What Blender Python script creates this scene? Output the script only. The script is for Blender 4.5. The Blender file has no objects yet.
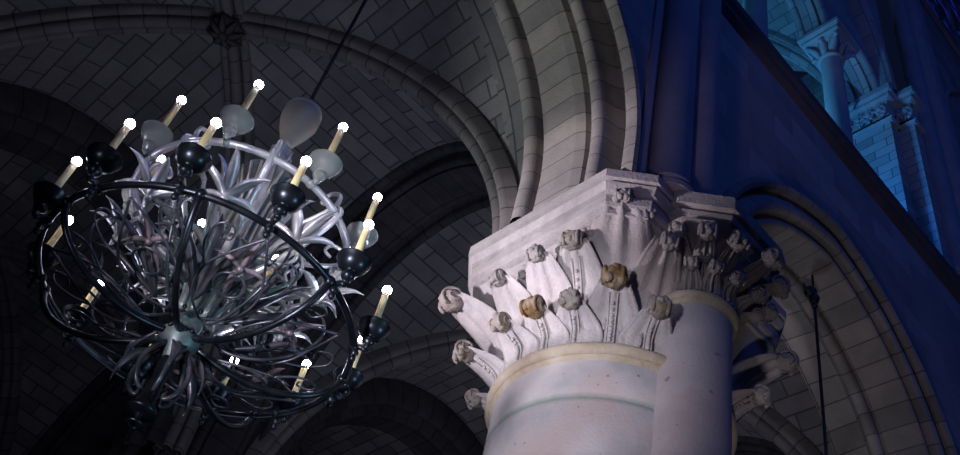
import bpy, math, random
from mathutils import Vector, Matrix, noise
random.seed(7)
SC = bpy.context.scene
COL = SC.collection
PI = math.pi
rad = math.radians

# ------------------------------------------------------------------ camera
PITCH, ROLL, YAW, FPX = 0.8218, 0.2765, 0.9604, 1014.0
cy_, sy_ = math.cos(YAW), math.sin(YAW)
Fh = Vector((cy_, sy_, 0)); Rh = Vector((sy_, -cy_, 0)); Uz = Vector((0, 0, 1))
fwd = math.cos(PITCH) * Fh + math.sin(PITCH) * Uz
up0 = -math.sin(PITCH) * Fh + math.cos(PITCH) * Uz
cr = Rh * math.cos(ROLL) + up0 * math.sin(ROLL)
cu = -Rh * math.sin(ROLL) + up0 * math.cos(ROLL)
cam_d = bpy.data.cameras.new('camera'); cam = bpy.data.objects.new('camera', cam_d); COL.objects.link(cam)
cam_d.sensor_width = 36.0; cam_d.lens = FPX / 960.0 * 36.0; cam_d.clip_end = 200
m = Matrix((cr, cu, -fwd)).transposed().to_4x4(); m.translation = Vector((0, 0, 1.7))
cam.matrix_world = m
SC.camera = cam

# ------------------------------------------------------------------ world, lamps, exposure
SC.view_settings.view_transform = 'Standard'; SC.view_settings.look = 'None'
SC.view_settings.exposure = 0.0; SC.view_settings.gamma = 1.0
SC.view_settings.use_curve_mapping = False
w = bpy.data.worlds.new('world'); SC.world = w; w.use_nodes = True
w.node_tree.nodes['Background'].inputs[0].default_value = (0.16, 0.28, 1.0, 1)
w.node_tree.nodes['Background'].inputs[1].default_value = 0.015

def lamp(name, kind, loc, energy, color, target=None, **kw):
    d = bpy.data.lights.new(name, kind); o = bpy.data.objects.new(name, d); COL.objects.link(o)
    o.location = loc; d.energy = energy; d.color = color
    for k, v in kw.items(): setattr(d, k, v)
    if target is not None:
        o.rotation_euler = (Vector(target) - Vector(loc)).to_track_quat('-Z', 'Y').to_euler()
    return o
# floodlight in the aisle that rakes the big capital
lamp('aisle_floodlight', 'SPOT', (-2.0, 5.75, 3.2), 2000, (0.97, 0.88, 1.0), (3.1, 3.6, 6.75), spot_size=rad(20), spot_blend=0.7, shadow_soft_size=0.25)
# flood from the nave side on the drum of the column
lamp('nave_floodlight', 'SPOT', (-2.4, 1.1, 2.0), 1900, (0.88, 0.87, 1.0), (3.05, 3.72, 5.42), spot_size=rad(23), spot_blend=0.9, shadow_soft_size=0.3)
# blue show light high in the nave
lamp('nave_blue_light', 'AREA', (3.0, -7.0, 16.0), 150, (0.05, 0.16, 1.0), (6.5, 2.9, 10.5), size=3.0)
# lamp standing in the gallery above the arcade
lamp('gallery_lamp', 'AREA', (5.6, 5.2, 11.1), 72, (0.08, 0.44, 1.0), (6.9, 4.6, 15.5), size=0.7)
lamp('gallery_blue_lamp', 'AREA', (7.3, 3.7, 11.3), 13, (0.004, 0.15, 1.0), (8.2, 3.5, 12.6), size=0.3)
# floods low in the aisles, aimed up at the vaults
lamp('aisle_uplight', 'AREA', (2.0, 4.9, 3.2), 9.0, (0.66, 0.77, 1.0), (1.8, 6.0, 9.5), size=1.2, spread=rad(110))
lamp('far_aisle_uplight', 'AREA', (6.2, 5.6, 3.2), 13, (0.74, 0.76, 1.0), (6.2, 6.2, 9.0), size=1.2, spread=rad(110))
# warm flood that catches the underside of the near arch
lamp('arch_floodlight', 'SPOT', (-1.2, 7.6, 1.0), 900, (0.92, 1.0, 0.97), (2.75, 3.7, 8.3), spot_size=rad(16), spot_blend=0.9, shadow_soft_size=0.3)
lamp('far_arch_floodlight', 'SPOT', (2.6, 1.2, 1.0), 140, (1.0, 0.90, 0.92), (6.6, 3.2, 8.3), spot_size=rad(34), spot_blend=0.8, shadow_soft_size=0.3)
# dim violet flood on the wall shafts
lamp('shaft_floodlight', 'SPOT', (-1.0, 1.0, 0.8), 420, (0.76, 0.62, 1.0), (3.42, 2.7, 7.9), spot_size=rad(9), spot_blend=0.9, shadow_soft_size=0.3)
# bluish light on the chandelier from the nave
lamp('chandelier_floodlight', 'SPOT', (4.2, -0.6, 2.2), 300, (0.40, 0.74, 1.0), (1.1, 3.5, 4.7), spot_size=rad(22), spot_blend=0.6, shadow_soft_size=0.2)

# ------------------------------------------------------------------ materials
def newmat(name):
    mt = bpy.data.materials.new(name); mt.use_nodes = True
    nt = mt.node_tree; return mt, nt, nt.nodes, nt.links, nt.nodes['Principled BSDF']

def stone(name, c1, c2, scale=3.0, bump=0.25, brick=None, pits=False, joint=None, rough=0.9, ochre=0.0, mortar=0.35, coarse=None):
    """brick = (width, row height, mortar) in metres on UV; joint = list of z of greenish drum joints"""
    mt, nt, N, L, P = newmat(name)
    P.inputs['Roughness'].default_value = rough
    P.inputs['Specular IOR Level'].default_value = 0.2
    tc = N.new('ShaderNodeTexCoord')
    n1 = N.new('ShaderNodeTexNoise'); n1.inputs['Scale'].default_value = scale; n1.inputs['Detail'].default_value = 8; n1.inputs['Roughness'].default_value = 0.62
    L.new(tc.outputs['Object'], n1.inputs['Vector'])
    mr = N.new('ShaderNodeValToRGB'); mr.color_ramp.elements[0].position = 0.32; mr.color_ramp.elements[1].position = 0.70
    mr.color_ramp.elements[0].color = (*c1, 1); mr.color_ramp.elements[1].color = (*c2, 1)
    L.new(n1.outputs['Fac'], mr.inputs['Fac'])
    col = mr.outputs['Color']
    n2 = N.new('ShaderNodeTexNoise'); n2.inputs['Scale'].default_value = 55; n2.inputs['Detail'].default_value = 4
    L.new(tc.outputs['Object'], n2.inputs['Vector'])
    hgt = n2.outputs['Fac']
    def mix(a, b, fac, mode='MIX'):
        mx = N.new('ShaderNodeMix'); mx.data_type = 'RGBA'; mx.blend_type = mode
        if hasattr(fac, 'default_value') or not isinstance(fac, (int, float)): L.new(fac, mx.inputs[0])
        else: mx.inputs[0].default_value = fac
        for s, v in ((mx.inputs[6], a), (mx.inputs[7], b)):
            if isinstance(v, tuple): s.default_value = (*v, 1)
            else: L.new(v, s)
        return mx.outputs[2]
    def math_(op, a, b=None, c=None):
        q = N.new('ShaderNodeMath'); q.operation = op
        for i, v in enumerate((a, b, c)):
            if v is None: continue
            if isinstance(v, (int, float)): q.inputs[i].default_value = v
            else: L.new(v, q.inputs[i])
        return q.outputs[0]
    if coarse:
        n5 = N.new('ShaderNodeTexNoise'); n5.inputs['Scale'].default_value = 1.5; n5.inputs['Detail'].default_value = 3
        L.new(tc.outputs['Object'], n5.inputs['Vector'])
        r5 = N.new('ShaderNodeValToRGB'); r5.color_ramp.elements[0].position = 0.5; r5.color_ramp.elements[1].position = 0.68
        L.new(n5.outputs['Fac'], r5.inputs['Fac'])
        col = mix(col, coarse, math_('MULTIPLY', r5.outputs['Color'], 0.65))
    if pits:
        v = N.new('ShaderNodeTexVoronoi'); v.inputs['Scale'].default_value = 16
        n3 = N.new('ShaderNodeTexNoise'); n3.inputs['Scale'].default_value = 6
        L.new(tc.outputs['Object'], v.inputs['Vector']); L.new(tc.outputs['Object'], n3.inputs['Vector'])
        lt = math_('LESS_THAN', v.outputs['Distance'], math_('MULTIPLY', math_('SUBTRACT', n3.outputs['Fac'], 0.42), 0.85))
        lt2 = math_('MULTIPLY', lt, 0.55)
        col = mix(col, (0.12, 0.10, 0.09), lt2)
        hgt = math_('SUBTRACT', hgt, math_('MULTIPLY', lt, 0.8))
    if ochre:
        n4 = N.new('ShaderNodeTexNoise'); n4.inputs['Scale'].default_value = 9; n4.inputs['Detail'].default_value = 5
        L.new(tc.outputs['Object'], n4.inputs['Vector'])
        rr = N.new('ShaderNodeValToRGB'); rr.color_ramp.elements[0].position = 0.62 - 0.35 * ochre; rr.color_ramp.elements[1].position = 0.80 - 0.35 * ochre
        L.new(n4.outputs['Fac'], rr.inputs['Fac'])
        col = mix(col, (0.20, 0.12, 0.05), rr.outputs['Color'])
    if joint:
        sx = N.new('ShaderNodeSeparateXYZ'); L.new(tc.outputs['Object'], sx.inputs[0])
        wob = math_('MULTIPLY_ADD', n1.outputs['Fac'], 0.05, -0.025)
        for z in joint:
            dz = math_('ABSOLUTE', math_('SUBTRACT', math_('ADD', sx.outputs['Z'], wob), z))
            f = math_('SUBTRACT', 1.0, math_('DIVIDE', dz, 0.035)); f = math_('MULTIPLY', math_('MAXIMUM', f, 0.0), 0.75)
            col = mix(col, (0.17, 0.24, 0.20), f)
    if brick:
        uv = N.new('ShaderNodeUVMap')
        b = N.new('ShaderNodeTexBrick'); b.inputs['Scale'].default_value = 1.0
        b.inputs['Brick Width'].default_value = brick[0]; b.inputs['Row Height'].default_value = brick[1]; b.inputs['Mortar Size'].default_value = brick[2]
        b.inputs['Mortar Smooth'].default_value = 0.35; b.inputs['Bias'].default_value = 0.0
        b.inputs['Color1'].default_value = (0.72, 0.72, 0.72, 1); b.inputs['Color2'].default_value = (1.12, 1.08, 1.05, 1)
        b.inputs['Mortar'].default_value = (mortar, mortar, mortar, 1)
        b.offset = 0.43
        L.new(uv.outputs['UV'], b.inputs['Vector'])
        col = mix(col, b.outputs['Color'], 1.0, 'MULTIPLY')
        hgt = math_('SUBTRACT', math_('MULTIPLY', hgt, 0.5), math_('MULTIPLY', b.outputs['Fac'], 1.2))
    L.new(col, P.inputs['Base Color'])
    bp = N.new('ShaderNodeBump'); bp.inputs['Strength'].default_value = bump; bp.inputs['Distance'].default_value = 0.02
    L.new(hgt, bp.inputs['Height']); L.new(bp.outputs['Normal'], P.inputs['Normal'])
    return mt

def metal(name, c1, c2, rough=0.4, metallic=0.8, scale=12, bump=0.15, coat=0.0):
    mt, nt, N, L, P = newmat(name)
    tc = N.new('ShaderNodeTexCoord'); n1 = N.new('ShaderNodeTexNoise'); n1.inputs['Scale'].default_value = scale; n1.inputs['Detail'].default_value = 6
    L.new(tc.outputs['Object'], n1.inputs['Vector'])
    mr = N.new('ShaderNodeValToRGB'); mr.color_ramp.elements[0].position = 0.38; mr.color_ramp.elements[1].position = 0.65
    mr.color_ramp.elements[0].color = (*c1, 1); mr.color_ramp.elements[1].color = (*c2, 1)
    L.new(n1.outputs['Fac'], mr.inputs['Fac']); L.new(mr.outputs['Color'], P.inputs['Base Color'])
    P.inputs['Roughness'].default_value = rough; P.inputs['Metallic'].default_value = metallic
    bp = N.new('ShaderNodeBump'); bp.inputs['Strength'].default_value = bump; bp.inputs['Distance'].default_value = 0.01
    L.new(n1.outputs['Fac'], bp.inputs['Height']); L.new(bp.outputs['Normal'], P.inputs['Normal'])
    return mt

M = {}
M['column'] = stone('column_limestone', (0.38, 0.36, 0.37), (0.60, 0.54, 0.52), 2.6, 0.18, pits=True, joint=(5.42,), coarse=(0.52, 0.38, 0.34))
M['shaft'] = stone('shaft_limestone', (0.38, 0.34, 0.35), (0.52, 0.47, 0.47), 2.6, 0.25, pits=True, coarse=(0.42, 0.30, 0.30))
M['carved'] = stone('carved_limestone', (0.36, 0.33, 0.33), (0.58, 0.53, 0.51), 4.5, 0.4, coarse=(0.52, 0.42, 0.39))
M['dusty'] = stone('dusty_limestone', (0.30, 0.27, 0.26), (0.46, 0.41, 0.38), 6.0, 0.35)
M['ochre'] = stone('ochre_stained_limestone', (0.26, 0.20, 0.14), (0.42, 0.34, 0.26), 7.0, 0.4, ochre=0.6)
M['bud'] = stone('beige_limestone', (0.29, 0.25, 0.215), (0.47, 0.41, 0.365), 7.0, 0.4, ochre=0.12)
M['astragal'] = stone('ochre_tinted_limestone', (0.42, 0.33, 0.22), (0.56, 0.48, 0.39), 7.0, 0.4)
M['web'] = stone('vault_ashlar', (0.25, 0.24, 0.25), (0.36, 0.345, 0.35), 2.5, 0.5, brick=(0.46, 0.195, 0.011), mortar=0.38)
M['rib'] = stone('rib_stone', (0.25, 0.235, 0.235), (0.36, 0.335, 0.33), 4.0, 0.4, brick=(0.24, 50.0, 0.008), mortar=0.35)
M['dark_rib'] = stone('dark_rib_stone', (0.07, 0.068, 0.08), (0.125, 0.12, 0.13), 4.0, 0.4, brick=(0.24, 50.0, 0.008), mortar=0.4)  # rib stone with a darker base colour: transverse arches, outer arcade and piers
M['arch'] = stone('arch_stone', (0.36, 0.34, 0.32), (0.50, 0.46, 0.43), 4.0, 0.4, brick=(0.20, 50.0, 0.006), mortar=0.4)
M['wall'] = stone('nave_ashlar', (0.38, 0.37, 0.37), (0.50, 0.48, 0.47), 2.0, 0.3, brick=(0.75, 0.32, 0.008), mortar=0.8)
M['wallshaft'] = stone('wall_shaft_stone', (0.38, 0.33, 0.34), (0.50, 0.44, 0.44), 3.0, 0.25)
M['gallery'] = stone('gallery_ashlar', (0.42, 0.42, 0.41), (0.56, 0.55, 0.53), 2.0, 0.4, brick=(0.42, 0.17, 0.009), mortar=0.4)
M['smooth'] = stone('gallery_dressed_stone', (0.42, 0.42, 0.41), (0.56, 0.55, 0.53), 3.0, 0.3)
M['cornice'] = stone('cornice_stone', (0.11, 0.095, 0.10), (0.17, 0.15, 0.155), 3.0, 0.3)
M['floor'] = stone('paving_stone', (0.16, 0.15, 0.15), (0.24, 0.22, 0.21), 1.5, 0.2, brick=(0.8, 0.8, 0.01), mortar=0.5)
M['black'] = metal('blackened_iron', (0.012, 0.014, 0.02), (0.03, 0.035, 0.045), 0.30, 0.75)
M['patina'] = metal('dark_bronze', (0.03, 0.042, 0.052), (0.11, 0.095, 0.115), 0.34, 0.55, 9)
M['greygreen'] = metal('grey_green_bronze', (0.14, 0.19, 0.19), (0.34, 0.35, 0.32), 0.36, 0.45, 12, 0.2)
M['verdigris'] = metal('green_grey_bronze', (0.035, 0.08, 0.09), (0.14, 0.155, 0.15), 0.42, 0.35, 14, 0.3)
M['copper'] = metal('rosy_bronze', (0.13, 0.095, 0.11), (0.30, 0.23, 0.25), 0.40, 0.35, 12)
M['silver'] = metal('silvered_bronze', (0.42, 0.41, 0.42), (0.72, 0.69, 0.67), 0.30, 0.45, 10)
M['gilt'] = metal('dull_gilt_silver', (0.50, 0.43, 0.27), (0.70, 0.65, 0.56), 0.36, 0.4, 10)
M['gourd'] = metal('olive_bronze', (0.36, 0.33, 0.26), (0.48, 0.45, 0.38), 0.36, 0.15, 5)
def glass():
    mt, nt, N, L, P = newmat('clear_grey_glass')
    P.inputs['Base Color'].default_value = (0.46, 0.48, 0.44, 1); P.inputs['Roughness'].default_value = 0.09
    P.inputs['Transmission Weight'].default_value = 0.6; P.inputs['IOR'].default_value = 1.35
    tc = N.new('ShaderNodeTexCoord'); n = N.new('ShaderNodeTexNoise'); n.inputs['Scale'].default_value = 14
    L.new(tc.outputs['Object'], n.inputs['Vector']); bp = N.new('ShaderNodeBump'); bp.inputs['Strength'].default_value = 0.15
    L.new(n.outputs['Fac'], bp.inputs['Height']); L.new(bp.outputs['Normal'], P.inputs['Normal'])
    return mt
M['glass'] = glass()
M['cord'] = metal('dark_cable', (0.03, 0.035, 0.045), (0.05, 0.055, 0.07), 0.5, 0.5)
def wax():
    mt, nt, N, L, P = newmat('candle_wax')
    P.inputs['Base Color'].default_value = (0.86, 0.68, 0.36, 1); P.inputs['Roughness'].default_value = 0.45
    P.inputs['Subsurface Weight'].default_value = 0.5; P.inputs['Subsurface Radius'].default_value = (0.06, 0.04, 0.015)
    tc = N.new('ShaderNodeTexCoord'); n = N.new('ShaderNodeTexNoise'); n.inputs['Scale'].default_value = 30
    L.new(tc.outputs['Object'], n.inputs['Vector']); bp = N.new('ShaderNodeBump'); bp.inputs['Strength'].default_value = 0.1
    L.new(n.outputs['Fac'], bp.inputs['Height']); L.new(bp.outputs['Normal'], P.inputs['Normal'])
    P.inputs['Emission Color'].default_value = (1.0, 0.78, 0.38, 1); P.inputs['Emission Strength'].default_value = 0.0
    return mt
M['wax'] = wax()
def bulbmat():
    mt, nt, N, L, P = newmat('lit_bulb')
    P.inputs['Base Color'].default_value = (0.9, 0.9, 1, 1)
    P.inputs['Emission Color'].default_value = (0.70, 0.70, 1.0, 1); P.inputs['Emission Strength'].default_value = 62.0
    return mt
M['bulb'] = bulbmat()
def stained():
    mt, nt, N, L, P = newmat('stained_glass')
    tc = N.new('ShaderNodeTexCoord'); v = N.new('ShaderNodeTexVoronoi'); v.inputs['Scale'].default_value = 5.0
    L.new(tc.outputs['Object'], v.inputs['Vector'])
    r = N.new('ShaderNodeValToRGB'); r.color_ramp.elements[0].color = (0.0, 0.001, 0.01, 1); r.color_ramp.elements[1].color = (0.02, 0.03, 0.45, 1)
    r.color_ramp.elements[0].position = 0.55; r.color_ramp.elements[1].position = 0.95
    s = N.new('ShaderNodeSeparateColor'); L.new(v.outputs['Color'], s.inputs[0]); L.new(s.outputs[0], r.inputs['Fac'])
    L.new(r.outputs['Color'], P.inputs['Emission Color']); P.inputs['Emission Strength'].default_value = 0.22
    P.inputs['Base Color'].default_value = (0.01, 0.01, 0.03, 1); P.inputs['Roughness'].default_value = 0.3
    return mt
M['stained'] = stained()
def darkglass():
    mt, nt, N, L, P = newmat('night_leaded_glass')
    tc = N.new('ShaderNodeTexCoord'); v = N.new('ShaderNodeTexVoronoi'); v.feature = 'DISTANCE_TO_EDGE'; v.inputs['Scale'].default_value = 3.0
    L.new(tc.outputs['Object'], v.inputs['Vector'])
    r = N.new('ShaderNodeValToRGB'); r.color_ramp.elements[0].position = 0.02; r.color_ramp.elements[1].position = 0.05
    r.color_ramp.elements[0].color = (0.09, 0.09, 0.10, 1); r.color_ramp.elements[1].color = (0.012, 0.012, 0.018, 1)
    L.new(v.outputs['Distance'], r.inputs['Fac']); L.new(r.outputs['Color'], P.inputs['Base Color']); P.inputs['Roughness'].default_value = 0.4
    return mt
M['darkglass'] = darkglass()

# ------------------------------------------------------------------ mesh helpers
class MB:
    def __init__(s): s.v = []; s.f = []; s.uv = {}
    def add(s, vs, fs, uvs=None):
        o = len(s.v); s.v += [tuple(p) for p in vs]
        for i, f in enumerate(fs):
            if uvs is not None: s.uv[len(s.f)] = uvs[i]
            s.f.append(tuple(o + k for k in f))
        return s
    def build(s, name, mat, parent=None, smooth=True, loc=None, auto=None):
        me = bpy.data.meshes.new(name); me.from_pydata(s.v, [], s.f)
        if s.uv:
            ul = me.uv_layers.new(name='UVMap')
            for p in me.polygons:
                u = s.uv.get(p.index)
                if u:
                    for k, li in enumerate(p.loop_indices): ul.data[li].uv = u[k]
        me.update()
        if smooth:
            me.polygons.foreach_set('use_smooth', [True] * len(me.polygons))
            if auto: me.set_sharp_from_angle(angle=rad(auto))
        me.materials.append(M[mat] if isinstance(mat, str) else mat)
        o = bpy.data.objects.new(name, me); COL.objects.link(o)
        if parent is not None: o.parent = parent
        if loc is not None: o.location = loc
        return o

def empty(name, loc, label, cat, group=None):
    o = bpy.data.objects.new(name, None); COL.objects.link(o); o.location = loc; o.empty_display_size = 0.1
    return tag(o, label, cat, group)
def tag(o, label, cat, group=None):
    o['label'] = label; o['category'] = cat
    if group: o['group'] = group
    return o
def struct(o): o['kind'] = 'structure'; return o

def lathe(mb, prof, seg=32, c=(0, 0, 0), a0=0.0, a1=2 * PI):
    full = abs(a1 - a0 - 2 * PI) < 1e-6; n = seg if full else seg + 1
    vs = []; fs = []; uvs = []
    acc = [0]
    for i in range(1, len(prof)): acc.append(acc[-1] + math.dist(prof[i], prof[i - 1]))
    for r, z in prof:
        for k in range(n):
            a = a0 + (a1 - a0) * k / seg
            vs.append((c[0] + r * math.cos(a), c[1] + r * math.sin(a), c[2] + z))
    for i in range(len(prof) - 1):
        for k in range(seg):
            k2 = (k + 1) % n
            fs.append((i * n + k, i * n + k2, (i + 1) * n + k2, (i + 1) * n + k))
            ua, ub = k / seg, (k + 1) / seg
            uvs.append(((ua, acc[i]), (ub, acc[i]), (ub, acc[i + 1]), (ua, acc[i + 1])))
    return mb.add(vs, fs, uvs)

def tube(mb, path, r, seg=8, flat=1.0, upv=(0, 0, 1)):
    P = [Vector(p) for p in path]; n = len(P); vs = []; fs = []
    rs = r if isinstance(r, (list, tuple)) else [r] * n
    T = [(P[min(i + 1, n - 1)] - P[max(i - 1, 0)]).normalized() for i in range(n)]
    u = Vector(upv); s = T[0].cross(u)
    if s.length < 1e-3: s = T[0].cross(Vector((1, 0, 0)))
    s.normalize()
    for i in range(n):
        s = (s - T[i] * s.dot(T[i])).normalized(); b = T[i].cross(s)
        for k in range(seg):
            a = 2 * PI * k / seg
            vs.append(P[i] + s * (rs[i] * math.cos(a)) + b * (rs[i] * flat * math.sin(a)))
    for i in range(n - 1):
        for k in range(seg):
            k2 = (k + 1) % seg
            fs.append((i * seg + k, i * seg + k2, (i + 1) * seg + k2, (i + 1) * seg + k))
    fs.append(tuple(reversed(range(seg)))); fs.append(tuple((n - 1) * seg + k for k in range(seg)))
    return mb.add(vs, fs)

def ball(mb, c, r, seg=12, sc=(1, 1, 1), fn=None):
    rings = seg // 2 + 1; vs = []; fs = []
    for i in range(rings):
        t = PI * i / (rings - 1)
        for k in range(seg):
            a = 2 * PI * k / seg
            d = Vector((math.sin(t) * math.cos(a), math.sin(t) * math.sin(a), math.cos(t)))
            q = r * (fn(d) if fn else 1)
            vs.append((c[0] + d.x * q * sc[0], c[1] + d.y * q * sc[1], c[2] + d.z * q * sc[2]))
    for i in range(rings - 1):
        for k in range(seg):
            k2 = (k + 1) % seg
            fs.append((i * seg + k, (i + 1) * seg + k, (i + 1) * seg + k2, i * seg + k2))
    return mb.add(vs, fs)

def sweep(mb, path, sides, normals, prof, u0=0.0, close=True):
    """prof: (side, normal) pairs; path with a side and normal vector per point"""
    n = len(path); m_ = len(prof); vs = []; fs = []; uvs = []
    for p, s, q in zip(path, sides, normals):
        for a, b in prof: vs.append(p + s * a + q * b)
    ul = [u0]
    for i in range(1, n): ul.append(ul[-1] + (path[i] - path[i - 1]).length)
    pl = [0.0]
    for k in range(1, m_ + 1): pl.append(pl[-1] + math.dist(prof[k % m_], prof[k - 1]))
    rng = m_ if close else m_ - 1
    for i in range(n - 1):
        for k in range(rng):
            k2 = (k + 1) % m_
            fs.append((i * m_ + k, i * m_ + k2, (i + 1) * m_ + k2, (i + 1) * m_ + k))
            uvs.append(((ul[i], pl[k]), (ul[i], pl[k + 1]), (ul[i + 1], pl[k + 1]), (ul[i + 1], pl[k])))
    return mb.add(vs, fs, uvs)

def bez(P, n=16):
    P = [Vector(p) for p in P]; out = []
    for i in range(n + 1):
        t = i / n
        Q = list(P)
        while len(Q) > 1: Q = [Q[k].lerp(Q[k + 1], t) for k in range(len(Q) - 1)]
        out.append(Q[0])
    return out

def bez_chain(P, n=5):
    """smooth Catmull-Rom curve through the points"""
    P = [Vector((*p, 0)[:3]) if len(p) == 2 else Vector(p) for p in P]; out = []
    for i in range(len(P) - 1):
        a, b, c, d = P[max(i - 1, 0)], P[i], P[i + 1], P[min(i + 2, len(P) - 1)]
        for k in range(n):
            t = k / n
            out.append(.5 * ((2 * b) + (c - a) * t + (2 * a - 5 * b + 4 * c - d) * t * t + (3 * b - a - 3 * c + d) * t ** 3))
    out.append(P[-1]); return [tuple(p) for p in out]
def bez_chain_v(V): return [Vector(p) for p in bez_chain([tuple(v) for v in V], 3)]

def blade(mb, path, width, side, thick=0.006, rib=0.0):
    """pointed leaf along a path: a flat diamond section with a raised midrib"""
    P = [Vector(p) for p in path]; n = len(P); vs = []; fs = []; side = Vector(side)
    for i in range(n):
        t = i / (n - 1); T = (P[min(i + 1, n - 1)] - P[max(i - 1, 0)]).normalized()
        s = (side - T * side.dot(T)).normalized(); q = T.cross(s)
        wd = width(t); th = thick * (0.3 + 0.7 * min(1, wd * 40))
        vs += [P[i] + s * wd + q * rib * wd, P[i] + q * th, P[i] - s * wd + q * rib * wd, P[i] - q * th]
    for i in range(n - 1):
        for k in range(4):
            k2 = (k + 1) % 4; fs.append((i * 4 + k, i * 4 + k2, (i + 1) * 4 + k2, (i + 1) * 4 + k))
    fs.append((3, 2, 1, 0)); e = (n - 1) * 4; fs.append((e, e + 1, e + 2, e + 3))
    return mb.add(vs, fs)
lance = lambda w0: (lambda t: max(0.0012, w0 * math.sin(PI * min(1, 0.15 + 0.85 * t ** .8)) ** 1.1))

# arch curve: list of (x, z, nx, nz) from right springing over to left; n points away from the centre
def arch_curve(cx, cz, e, R, z0, n=40):
    am = math.acos(min(1, e / (R + e))); pts = []
    st = max(1, int((cz - z0) / 0.15)) if cz > z0 + 0.01 else 0
    for i in range(st): pts.append((cx + R, z0 + (cz - z0) * i / st, 1, 0))
    for i in range(n + 1):
        t = am * i / n; pts.append((cx - e + (R + e) * math.cos(t), cz + (R + e) * math.sin(t), math.cos(t), math.sin(t)))
    left = [(2 * cx - x, z, -nx, nz) for x, z, nx, nz in reversed(pts)]
    left = left[1:] if e < 1e-6 else left
    return pts + left

def arch_top(x, A):
    cx, cz, e, R = A
    d = abs(x - cx)
    if d >= R: return None
    return cz + math.sqrt(max(0, (R + e) ** 2 - (d + e) ** 2))

def arched_wall(name, Y, x0, x1, zb, zt, arches, mat, flip=False, step=0.09):
    """vertical wall plane at Y with pointed openings"""
    xs = set([x0, x1]); x = x0
    while x < x1: xs.add(round(x, 4)); x += step * 4
    for A in arches:
        for i in range(81):
            xx = A[0] - A[3] * math.cos(PI * i / 80)
            if x0 < xx < x1: xs.add(round(xx, 5))
    xs = sorted(xs); mb = MB()
    for a, b in zip(xs[:-1], xs[1:]):
        mid = (a + b) / 2; za = zb_ = zb
        for A in arches:
            if abs(mid - A[0]) < A[3]:
                za = arch_top(a, A) or A[1]; zb_ = arch_top(b, A) or A[1]
        q = [(a, Y, za), (b, Y, zb_), (b, Y, zt), (a, Y, zt)]
        if flip: q.reverse()
        mb.add(q, [(0, 1, 2, 3)], [tuple((p[0], p[2]) for p in q)])
    return struct(mb.build(name, mat, smooth=False))

def xz_sweep(mb, curve, prof, Y=0.0):
    """sweep an arch profile of (y, radial offset) along a curve in the XZ plane"""
    path = [Vector((x, Y, z)) for x, z, _, _ in curve]
    sides = [Vector((0, 1, 0))] * len(curve); nor = [Vector((nx, 0, nz)) for _, _, nx, nz in curve]
    return sweep(mb, path, sides, nor, prof)
def yz_sweep(mb, curve, prof, X=0.0):
    path = [Vector((X, y, z)) for y, z, _, _ in curve]
    sides = [Vector((1, 0, 0))] * len(curve); nor = [Vector((0, nx, nz)) for _, _, nx, nz in curve]
    return sweep(mb, path, sides, nor, prof)

def roll(c, r, n=8, a0=180, a1=360):
    """half round moulding hanging below (towards the arch centre)"""
    return [(c[0] + r * math.cos(rad(a0 + (a1 - a0) * i / n)), c[1] + r * math.sin(rad(a0 + (a1 - a0) * i / n))) for i in range(n + 1)]

def boxm(mb, lo, hi):
    x0, y0, z0 = lo; x1, y1, z1 = hi
    vs = [(x0, y0, z0), (x1, y0, z0), (x1, y1, z0), (x0, y1, z0), (x0, y0, z1), (x1, y0, z1), (x1, y1, z1), (x0, y1, z1)]
    fs = [(0, 3, 2, 1), (4, 5, 6, 7), (0, 1, 5, 4), (1, 2, 6, 5), (2, 3, 7, 6), (3, 0, 4, 7)]
    ax = [(0, 1), (0, 1), (0, 2), (1, 2), (0, 2), (1, 2)]
    return mb.add(vs, fs, [tuple((vs[i][a], vs[i][b]) for i in f) for f, (a, b) in zip(fs, ax)])

# ================================================================== STRUCTURE
ZS = 7.0                                        # springing level (top of the abacus)
mb = MB(); mb.add([(-14, -14, 0), (24, -14, 0), (24, 15, 0), (-14, 15, 0)], [(0, 1, 2, 3)], [((-14, -14), (24, -14), (24, 15), (-14, 15))])
struct(mb.build('floor', 'floor', smooth=False))

# ---- nave arcade wall
AL = (1.10, 7.35, 0.60, 1.87)                   # near arch (its soffit)
AR = (5.89, 7.00, 0.32, 1.52)                   # far arch
HL = (1.10, 7.35, 0.60, 2.00); HR = (5.89, 7.0, 0.32, 1.93)
arched_wall('wall_nave', 2.90, -3.2, 15.0, ZS, 10.62, [HL, HR], 'wall')
arched_wall('wall_aisle', 3.93, -3.2, 15.0, ZS, 10.9, [(1.10, 7.35, 0.6, 1.99), (5.89, 7.0, 0.32, 1.9)], 'web', flip=True)
profL = [(2.98, .20), (2.98, .14), (2.865, .135), (2.84, .105), (2.85, .07), (2.89, .055), (2.94, .06), (2.955, .14), (2.99, .20), (3.05, .20), (3.075, .14),
         (3.09, .035)] + roll((3.155, .035), .062, 8, 185, 350) + [(3.225, .06), (3.25, .075), (3.262, .05), (3.275, .02), (3.34, -.008), (3.355, -.012),
         (3.66, -.012), (3.675, .03), (3.70, .03)] + roll((3.775, -.005), .072, 10, 180, 360) + [(3.855, .04), (3.87, .09), (3.92, .13), (3.96, .14), (3.96, .22)]
mb = MB(); xz_sweep(mb, arch_curve(*AL[:3], AL[3], ZS), profL); struct(mb.build('trim_1', 'arch', auto=40))
profR = [(2.97, .46), (2.97, .44), (2.89, .43), (2.865, .415), (2.84, .37), (2.86, .335), (2.90, .33), (2.915, .36), (2.935, .345)] + roll((2.955, .19), .065, 8, 120, 330) + [(2.985, .10), (2.975, .05)] \
      + [(2.985, .035), (3.0, .03), (3.30, .0), (3.315, .03), (3.335, .03)] + roll((3.39, -.01), .055, 8, 180, 360) + [(3.46, .06), (3.52, .12), (3.56, .3), (3.95, .40), (3.95, .46)]
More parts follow.
